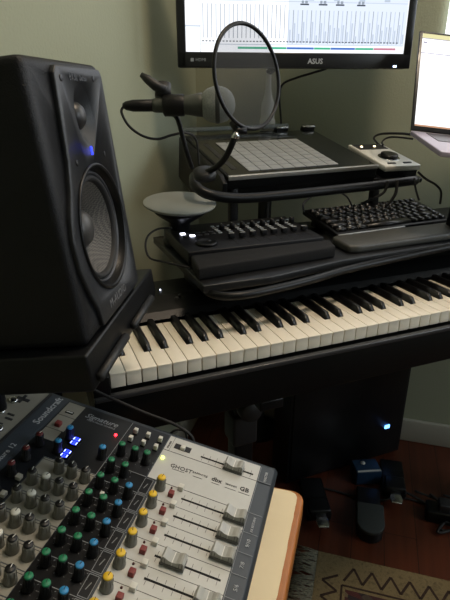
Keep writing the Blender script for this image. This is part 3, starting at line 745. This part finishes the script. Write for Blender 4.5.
# ------------------------------------------------------------------ microphone, boom and pop filter
mD = .83
m0, m1 = at(150, 105.5, mD), at(204, 105, mD)
mdir = (m1-m0).normalized()
MM = align(mdir, m0)
mc = thing('microphone', 'grey vocal microphone with ball grille held sideways in a clip', 'microphone', MM)
L_ = (m1-m0).length
MB(mat('mic_body', '#484c47', .5, .15, noise=.06)).lathe([(.0105, .005), (.0115, .01), (.0125, .04), (.0165, L_-.020), (.0185, L_-.01), (.0195, L_+.003)], 28).build('body', mc)
GR = mat('grille_mesh', '#9aa09d', .45, .2, noise=.45, nscale=420, bump=1, bscale=1500)
MB(GR).lathe([(.0195, L_-.002), (.0255, L_+.006), (.0285, L_+.016), (.0290, L_+.022), (.0285, L_+.029), (.0255, L_+.038), (.0195, L_+.0455), (.0105, L_+.0505), (.001, L_+.052)], 32).build('grille', mc)
MB(mat('mic_band', '#4a4d4c', .4, .4)).lathe([(.0285, L_+.0185), (.0298, L_+.021), (.0298, L_+.024), (.0285, L_+.0265)], 32, caps=False).build('grille_band', mc)
MB(BLACK).lathe([(.004, -.045), (.007, -.04), (.0095, -.028), (.0098, .006), (.0085, .007)], 18).build('connector', mc)
# clip + boom arm
ba = thing('microphone_boom_arm', 'black microphone boom arm with a wing screw clip left of the monitor', 'microphone stand', T(at(186, 150, .84)))
bo_ = at(186, 150, .84); IB = T(bo_).inverted()
clp = MB(BLACK); MC_ = IB @ MM
clp.lathe([(.0150, .022), (.0175, .024), (.0175, .055), (.0165, .057)], 24, 0, MC_ , caps=False); clp.lathe([(.0145, .022), (.0150, .022)], 24, 0, MC_, caps=False)
clp.build('clip', ba)
def rel(x, y, D): return at(x, y, D)-bo_
MB(DARKG).tube([rel(163, 97, .83), rel(163, 84, .83)], .0135, 14).build('swivel', ba)
MB(DARKG).tube([rel(141, 74.5, .815), rel(147, 79, .817), rel(156, 86, .82), rel(166, 90, .82)], [.004, .007, .0085, .006], 10).build('wing_screw', ba)
MB(BLACK).tube([rel(163, 96, .83), rel(171, 112, .865), rel(178, 120, .85), rel(186, 150, .87), rel(192, 168, .90)], .0042, 10, smoothpath=4).build('arm', ba)
# mic cable
t_, o0 = cable('thin_microphone_lead', 'thin black lead looping down from the back of the microphone', [at(125, 105.5, mD), at(121.5, 112, .83), at(129, 126, .84), at(143, 136, .85), at(158, 139, .86), at(172, 135, .87), at(186, 133, .885), at(196, 140, .93), at(199, 165, .96)], .0022)
# pop filter
pD = .80; pcx = at(248.5, 77.5, pD)
maj = (RX*.25 - RY*.96).normalized(); maj3 = (maj + RZ*.12).normalized()
side = (RX*.68 + RY*.05 + RZ*.73); side = (side - maj3*side.dot(maj3)).normalized(); nrm = side.cross(maj3)
PF = frame(side, maj3, nrm, pcx)
pf = thing('pop_filter', 'round black mesh pop filter on a gooseneck in front of the microphone', 'pop filter', PF)
RP = .0785
MB(SATIN).tube([(RP*math.cos(2*PI*i/56), RP*math.sin(2*PI*i/56), 0) for i in range(56)], .0032, 10, closed=True).build('hoop', pf)
net = bpy.data.materials.new('nylon_mesh'); net.use_nodes = True; nt = net.node_tree
bs = nt.nodes['Principled BSDF']; bs.inputs['Base Color'].default_value = srgb('#3a3c3c'); bs.inputs['Roughness'].default_value = .8
tcn = nt.nodes.new('ShaderNodeTexCoord'); wv = nt.nodes.new('ShaderNodeTexChecker'); wv.inputs['Scale'].default_value = 1400
nz = nt.nodes.new('ShaderNodeTexNoise'); nz.inputs['Scale'].default_value = 18; mr = nt.nodes.new('ShaderNodeMapRange'); mr.inputs[3].default_value = .38; mr.inputs[4].default_value = .5
nt.links.new(tcn.outputs['Object'], nz.inputs['Vector']); nt.links.new(nz.outputs['Fac'], mr.inputs[0]); nt.links.new(mr.outputs[0], bs.inputs['Alpha'])
MB(net).lathe([(RP, 0), (.001, 0)], 56, caps=False).build('mesh_screen', pf)
IPF = PF.inverted()
MB(SATIN).tube([IPF @ at(236, 131, .80), IPF @ at(232, 144, .805), IPF @ at(225, 158, .82), IPF @ at(215, 168, .84), IPF @ at(205, 172.5, .86)], .0052, 10, smoothpath=6).build('gooseneck', pf)
MB(CHROME).tube([IPF @ at(236.5, 133, .80), IPF @ at(235, 139, .80)], .0065, 12).build('ferrule', pf)
MB(SATIN).tube([IPF @ at(232, 122, .80), IPF @ at(237, 131, .80), IPF @ at(247, 131, .80)], .0055, 10).build('yoke', pf)
MB(DARKG).lathe([(.019, -.006), (.0205, 0), (.019, .006), (.012, .0085)], 24, 0, align(IPF.to_3x3() @ (Vector((0, 0, 1))-RZ*.5), IPF @ at(204.5, 174, .86)) ).build('clamp', pf)

# ------------------------------------------------------------------ monitor
mo0 = Vector((.293, .575, .432)); mxx = Vector((.9662, -.2577, 0)).normalized(); mzz = Vector((0, 0, 1)); myy = mzz.cross(mxx)  # y points away
MOM = frame(mxx, mzz, mxx.cross(mzz), mo0)      # x right, y up, z toward viewer
mon = thing('computer_monitor', 'black computer monitor showing a pale mixer window above the piano', 'monitor', MOM)
MWD, MHT = .557, .335
MB(SATIN).box(0, MWD, 0, MHT, -.035, -.001, bev=.006).build('housing', mon)
BZ = mat('bezel_black', '#17181b', .3, coat=.2)
bz = MB(BZ); bzb, bzs = .0325, .019
bz.box(0, MWD, 0, bzb, -.004, .004, bev=.002); bz.box(0, MWD, MHT-bzs, MHT, -.004, .004, bev=.002); bz.box(0, bzs, 0, MHT, -.004, .004, bev=.002); bz.box(MWD-bzs, MWD, 0, MHT, -.004, .004, bev=.002)
bz.build('bezel', mon)
E_ = lambda n, c, s=1.0: emis('screen_'+n, c, s*.8)
sc = MB(E_('white', '#f2f5fb', 1.15), E_('grey', '#8d97a6', 1.0), E_('pale', '#cfd8e8', 1.1), E_('dark', '#3c4450', 1.0), E_('green', '#3fae8a', 1.0), E_('blue', '#3b6fc0', 1.0), E_('red', '#c07a90', 1.0), E_('mist', '#b5c1d2', 1.0))
X0, X1, Y0, Y1 = bzs-.001, MWD-bzs+.001, bzb-.001, MHT-bzs+.001
def S(x0, x1, y0, y1, mi, lvl=1): sc.box(x0, x1, y0, y1, .0, .0008+.0002*lvl, mi)
S(X0, X1, Y0, Y1, 0, 0)
S(X0+.034, X0+.0348, Y0, Y1, 1)
S(X0, X0+.034, Y0+.052, Y0+.0545, 7)
S(X0+.235, X1-.003, Y0+.018, Y1, 2, 1)
k = 0; x = X0+.040
while x < X1-.008:
    left = x < X0+.235
    S(x, x+.0016, Y0+(.030 if left else .020), Y0+(.098 if left else .088), 1 if (k % 2 or left) else 7, 2)
    if not left:
        S(x+.003, x+.0062, Y0+.022, Y0+.030+.035*abs(math.sin(k*1.7)), 7, 2)
    x += .0098 if left else .0105; k += 1
for i in range(60):
    x = X0+.038+i*.0078
    if x < X1-.008: S(x, x+.0045, Y0+.0225, Y0+.0248, 3, 3)
S(X0+.036, X1-.004, Y0+.0165, Y0+.0180, 7, 2)
for (a, b, mi) in ((.12, .19, 4), (.19, .235, 4), (.235, .30, 5), (.30, .34, 4), (.34, .40, 5), (.40, .445, 4), (.445, .50, 6)):
    S(X0+a, X0+b-.001, Y0+.008, Y0+.0125, mi, 3)
for i in range(6): S(X0+.036, X1-.004, Y0+.104+i*.0135, Y0+.1052+i*.0135, 7, 2)
for i in range(24):
    x = X0+.04+i*.02
    if x < X1-.012: S(x, x+.0135, Y0+.107, Y0+.115, 2 if i % 3 else 7, 3)
for x in (.262, .305, .345, .395):
    S(X0+x, X0+x+.020, Y0+.098, Y0+.101, 3, 4); S(X0+x+.003, X0+x+.008, Y0+.1015, Y0+.107, 1, 4); S(X0+x+.011, X0+x+.017, Y0+.1015, Y0+.107, 1, 4)
for i in range(5): S(X0+.04, X1-.01, Y0+.150+i*.022, Y0+.164+i*.022, 2 if i % 2 else 7, 2)
sc.build('screen', mon)
LM = mat('silver_lettering', '#c9ccd2', .3, .5)
text('ASUS', .0158, LM, mon, T((.322, .0095, .0043)), 'lettering', align_x='CENTER', bold=.0004)
text('HDMI', .0095, mat('dim_lettering', '#8a8f94', .4), mon, T((.040, .013, .0043)), 'lettering')
hd = MB(mat('dim_lettering', '#8a8f94', .4)); hd.box(.029, .036, .0125, .0195, .003, .0044); hd.build('badge', mon)
MB(emis('monitor_led', '#bcd6ff', 6)).box(.515, .523, .003, .0065, .003, .0048, bev=.0005).build('power_light', mon)
for i in range(6): MB(DARKG).box(.40+i*.018, .407+i*.018, -.0004, .003, .001, .0045).build('menu_button', mon)
# silver post
pp0 = at(267, 131, 1.43)
ms = thing('monitor_post', 'silver metal post with tapered top rising behind the pad controller', 'monitor stand', T((pp0.x, pp0.y, FL)))
ztop = at(272, 92, 1.43).z-FL
MB(mat('post_silver', '#d8dad8', .25, .1, noise=.04)).lathe([(.0225, 1.03), (.0225, ztop-.075), (.0200, ztop-.07), (.0185, ztop-.03), (.012, ztop-.01), (.0085, ztop+.008), (.008, ztop+.06)], 24).build('tube', ms)
MB(SATIN).lathe([(.075, 0), (.075, .012), (.02, .02), (.02, 1.03)], 24).build('base', ms)
MB(SATIN).tube([Vector((0, 0, ztop+.05)), Vector((.02, -.06, ztop+.08)), Vector((.045, -.125, ztop+.10))], .009, 10).build('arm', ms)

cable('monitor_cable', 'black cable rising to the underside of the monitor beside the silver post', [at(281.5, 132, 1.40), at(281, 120, 1.38), at(279.5, 96, 1.34), at(283, 84, 1.32), at(296, 78, 1.30), at(312, 73, 1.28), at(327, 68, 1.265), at(333, 60, 1.255)], .0028)

# ------------------------------------------------------------------ laptop and its stand
lp0 = at(411, 129.5, 1.12); lx = (RX+RY*.115).normalized(); lb = Vector((-.407, -.906, -.119)); lb = (lb-lx*lb.dot(lx)).normalized(); ln_ = lx.cross(-lb)
if ln_.z < 0: ln_ = -ln_
LMX = frame(lx, -lb, lx.cross(-lb), lp0)
lap = thing('laptop', 'open laptop with a white page on its screen at the right edge', 'laptop', LMX)
LAV = mat('laptop_deck', '#a79fae', .35, .2, noise=.04)
MB(LAV, SATIN).box(0, .32, -.212, .0, -.012, -.002, 0, bev=.002).build('deck', lap)
MB(KEYM).box(.03, .29, -.10, -.015, -.0025, -.001).build('keyboard_area', lap)
MB(mat('laptop_touchpad', '#b5adba', .3)).box(.11, .21, -.19, -.115, -.0025, -.0014).build('touchpad', lap)
# lid: local frame at hinge
ldir = (at(424, 34, 1.135)-lp0); ldir = (ldir-lx*ldir.dot(lx)).normalized()
LD = LMX.inverted() @ frame(lx, ldir, lx.cross(ldir), lp0)
MB(BZ).box(0, .32, .0, .232, -.006, 0, 0, bev=.002).build('lid', lap, LD)
ls = MB(E_('page', '#f7f7fb', 1.25), E_('sand', '#d9d3a0', 1.0), E_('lavender', '#8d8aa8', .9), E_('tan', '#b98a6a', .9), E_('line', '#c9c9d6', 1.0))
ls.box(.007, .313, 0.010, .226, -.001, .0004, 0)
ls.box(.007, .313, .216, .226, 0, .0007, 1); ls.box(.007, .313, .2145, .216, 0, .0007, 2); ls.box(.007, .313, .180, .1815, 0, .0007, 2)
ls.box(.007, .313, .010, .0135, 0, .0007, 3); ls.box(.010, .018, .204, .207, 0, .0009, 2)
for (a, b, y) in ((.05, .3, .14), (.05, .2, .12), (.05, .28, .1), (.03, .3, .075), (.03, .24, .05)): ls.box(a, b, y, y+.0008, 0, .0007, 4)
ls.build('screen', lap, LD)
lst0 = Vector((.93, .30, SHT))
lst = thing('laptop_stand', 'dark stand holding the laptop above the right end of the shelf', 'laptop stand', T(lst0))
LR = T(lst0).inverted() @ LMX
MB(SATIN).box(.06, .27, -.20, -.02, -.0205, -.0135, bev=.002).build('plate', lst, LR)
cc = [T(lst0).inverted() @ (LMX @ Vector(p)) for p in ((.105, -.10, -.0205), (.14, -.10, -.0205), (.14, -.06, -.0205), (.105, -.06, -.0205))]
q_ = MB(SATIN); b2 = bmesh.new(); lo = [Vector((cc[0].x-.008, cc[0].y+.0, .008)), Vector((cc[1].x+.03, cc[1].y+.0, .008)), Vector((cc[2].x+.03, cc[2].y+.01, .008)), Vector((cc[3].x-.008, cc[3].y+.01, .008))]
vv = [b2.verts.new(p) for p in lo+cc]
for f in ((3, 2, 1, 0), (0, 1, 5, 4), (1, 2, 6, 5), (2, 3, 7, 6), (3, 0, 4, 7), (4, 5, 6, 7)): b2.faces.new([vv[j] for j in f])
q_._add(b2); q_.build('leg', lst)
MB(SATIN).box(min(p.x for p in lo)-.02, max(p.x for p in lo)+.02, min(p.y for p in lo)-.01, max(p.y for p in lo)+.02, .0005, .009, bev=.002).build('base', lst)

# ------------------------------------------------------------------ cables
cable('interface_cable', 'black cable looping from the laptop to the back of the silver interface', [at(415, 135, 1.13), at(400, 133.5, 1.16), at(381, 134, 1.22), at(374, 138, 1.30), at(378, 144, 1.38), at(384, 150, 1.40)], .0028)
cable('interface_cable', 'thinner black cable bending under the first one behind the silver interface', [at(413, 139, 1.15), at(395, 137, 1.18), at(386, 138.5, 1.22), at(382, 143, 1.30), at(386, 148, 1.38), at(392, 155, 1.40)], .0022)
cable('drooping_cable', 'black cable drooping right of the silver interface towards the laptop stand', [at(418, 172, 1.08), at(426, 179, 1.09), at(436, 185, 1.1), at(441, 192, 1.11), at(440, 204, 1.12)], .0025)
cable('drooping_cable', 'black cable hanging under the upper tier, ending in a dark connector', [at(397, 180, 1.13), at(396, 192, 1.14), at(391, 201, 1.15), at(385, 207, 1.16)], .0035)
cable('drooping_cable', 'black cable curving from the tier down behind the keyboard centre', [at(388, 181, 1.13), at(384, 192, 1.14), at(372, 199, 1.15), at(361, 204, 1.16)], .0032)
cable('drooping_cable', 'thin arched cable behind the left end of the computer keyboard', [at(304, 212, 1.1), at(304, 203, 1.12), at(316, 194, 1.14), at(332, 190, 1.15), at(346, 196, 1.16), at(352, 206, 1.17)], .0022)
cable('drooping_cable', 'straight thin cable hanging below the right end of the upper tier', [at(414, 178, 1.06), at(416, 190, 1.07), at(419, 200, 1.09)], .0022)
cable('controller_cable', 'thin black cable looping left of the fader controller', [at(172, 228, .97), at(158, 229, .97), at(148, 236, .96), at(145.5, 247, .95), at(150, 258, .94), at(164, 262, .92), at(182, 266, .90), at(192, 268, .90)], .0020)

# ------------------------------------------------------------------ under the piano
pt = thing('desktop_computer', 'black desktop computer with a blue power light on the floor under the piano', 'computer', T((.55, .420, FL)))
MB(SATIN).box(0, .43, 0, .098, .01, .40, bev=.004).build('case', pt)
MB(SATIN).box(.01, .42, -.004, .001, .02, .39, bev=.002).build('front_panel', pt)
MB(emis('power_blue', '#5a9cff', 4)).box(.352, .370, -.007, -.003, .122, .134, bev=.001).build('power_button', pt)
for x in (.03, .38): MB(RUBBER).box(x, x+.03, .02, .08, 0, .011).build('foot', pt)

def pedal(name, label, x, y, rz, group=None):
    p = thing(name, label, 'pedal', T((x, y, FL)) @ Rz(rz), group)
    MB(SATIN).box(-.035, .035, -.045, .10, .0005, .028, bev=.005).build('base', p)
    MB(CHROME).prism([(-.014, -.10), (.014, -.10), (.018, -.085), (.012, -.04), (-.012, -.04), (-.018, -.085)], .030, .036, 0, bev=.0015).build('lever', p)
    MB(SATIN).box(-.03, .03, -.055, .0, .024, .048, bev=.006).build('hood', p)
    return p
pedal('sustain_pedal', 'black sustain pedal with a chrome tip on the floor beside the side table', .588, .306, -.35)
pedal('sustain_pedal', 'black sustain pedal with a chrome tip right of the round-ended foot pedal', .852, .292, -.6)
fp = thing('foot_pedal', 'long black foot pedal with a rounded grey tread near the rug', 'pedal', T((.677, .175, FL)) @ Rz(-.6))
MB(SATIN).box(-.034, .034, -.02, .15, .0005, .03, bev=.006).build('base', fp)
MB(mat('tread_grey', '#2e3332', .7, noise=.2, nscale=200)).prism(arc(0, 0, .037, PI, 2*PI, 12)+[(.036, .06), (-.036, .06)], .034, .046, 0, T((0, 0, .005)) @ Rx(.12), bev=.003).build('tread', fp)
MB(SATIN).prism(arc(0, 0, .036, PI, 2*PI, 12)+[(.034, .03), (-.034, .03)], .0005, .036, 0, bev=.003).build('toe', fp)
bx_ = thing('pedal_box', 'small dark blue box with a pale label, behind the long foot pedal', 'box', T((.800, .360, FL)) @ Rz(-.3))
MB(mat('blue_enamel', '#15304a', .45, noise=.1)).box(-.04, .04, -.03, .03, .0005, .05, bev=.004).build('body', bx_)
MB(mat('label_pale', '#b8bab4', .6)).box(-.036, .036, -.0285, -.022, .0495, .0508).lathe([(.008, 0), (.008, .001)], 16, 0, T((-.008, .012, .0498))).build('label_plate', bx_)
ps = thing('power_strip', 'black power strip on the floor beneath the cable bundle', 'power strip', T((.93, .12, FL)) @ Rz(-.66))
MB(SATIN).box(-.08, .08, -.025, .025, .0005, .04, bev=.005).build('body', ps)
MB(DARKG).box(-.05, -.02, -.018, .018, .038, .062, bev=.004).build('plug', ps); MB(DARKG).box(.01, .04, -.018, .018, .038, .062, bev=.004).build('plug', ps)
for i in range(7):
    s = random.uniform
    z = FL+.006+.004*i
    x = .80+.03*i
    cable('floor_cable', 'black cables tangled on the floor between the computer and the baseboard', [(x+.06, .245-.02*i+s(0, .02), z+.01), (x+.10+s(-.03, .03), .16+s(-.02, .02), z), (x+.04+s(-.03, .03), .10+s(-.02, .02), z), (x+.12, .06+s(0, .04), z), (x+.16+s(-.02, .02), .10+s(-.02, .04), z+.01), (x+.19, .10+s(0, .02), z+.07), (x+.18, .14, z+.16)], .0035, group='tangled cables on the floor')
cable('pedal_cable', 'thin cable running across the floor beside the pedals', [(.60, .40, FL+.004), (.66, .36, FL+.004), (.76, .27, FL+.004), (.84, .25, FL+.004), (.9, .2, FL+.004)], .003)
cable('table_cable', 'short black cable end lying past the far edge of the mixer', [w_mx(-.06, .103, -.02), w_mx(-.05, .112, -.005), w_mx(-.035, .114, -.004), w_mx(-.028, .112, -.03)], .0015)
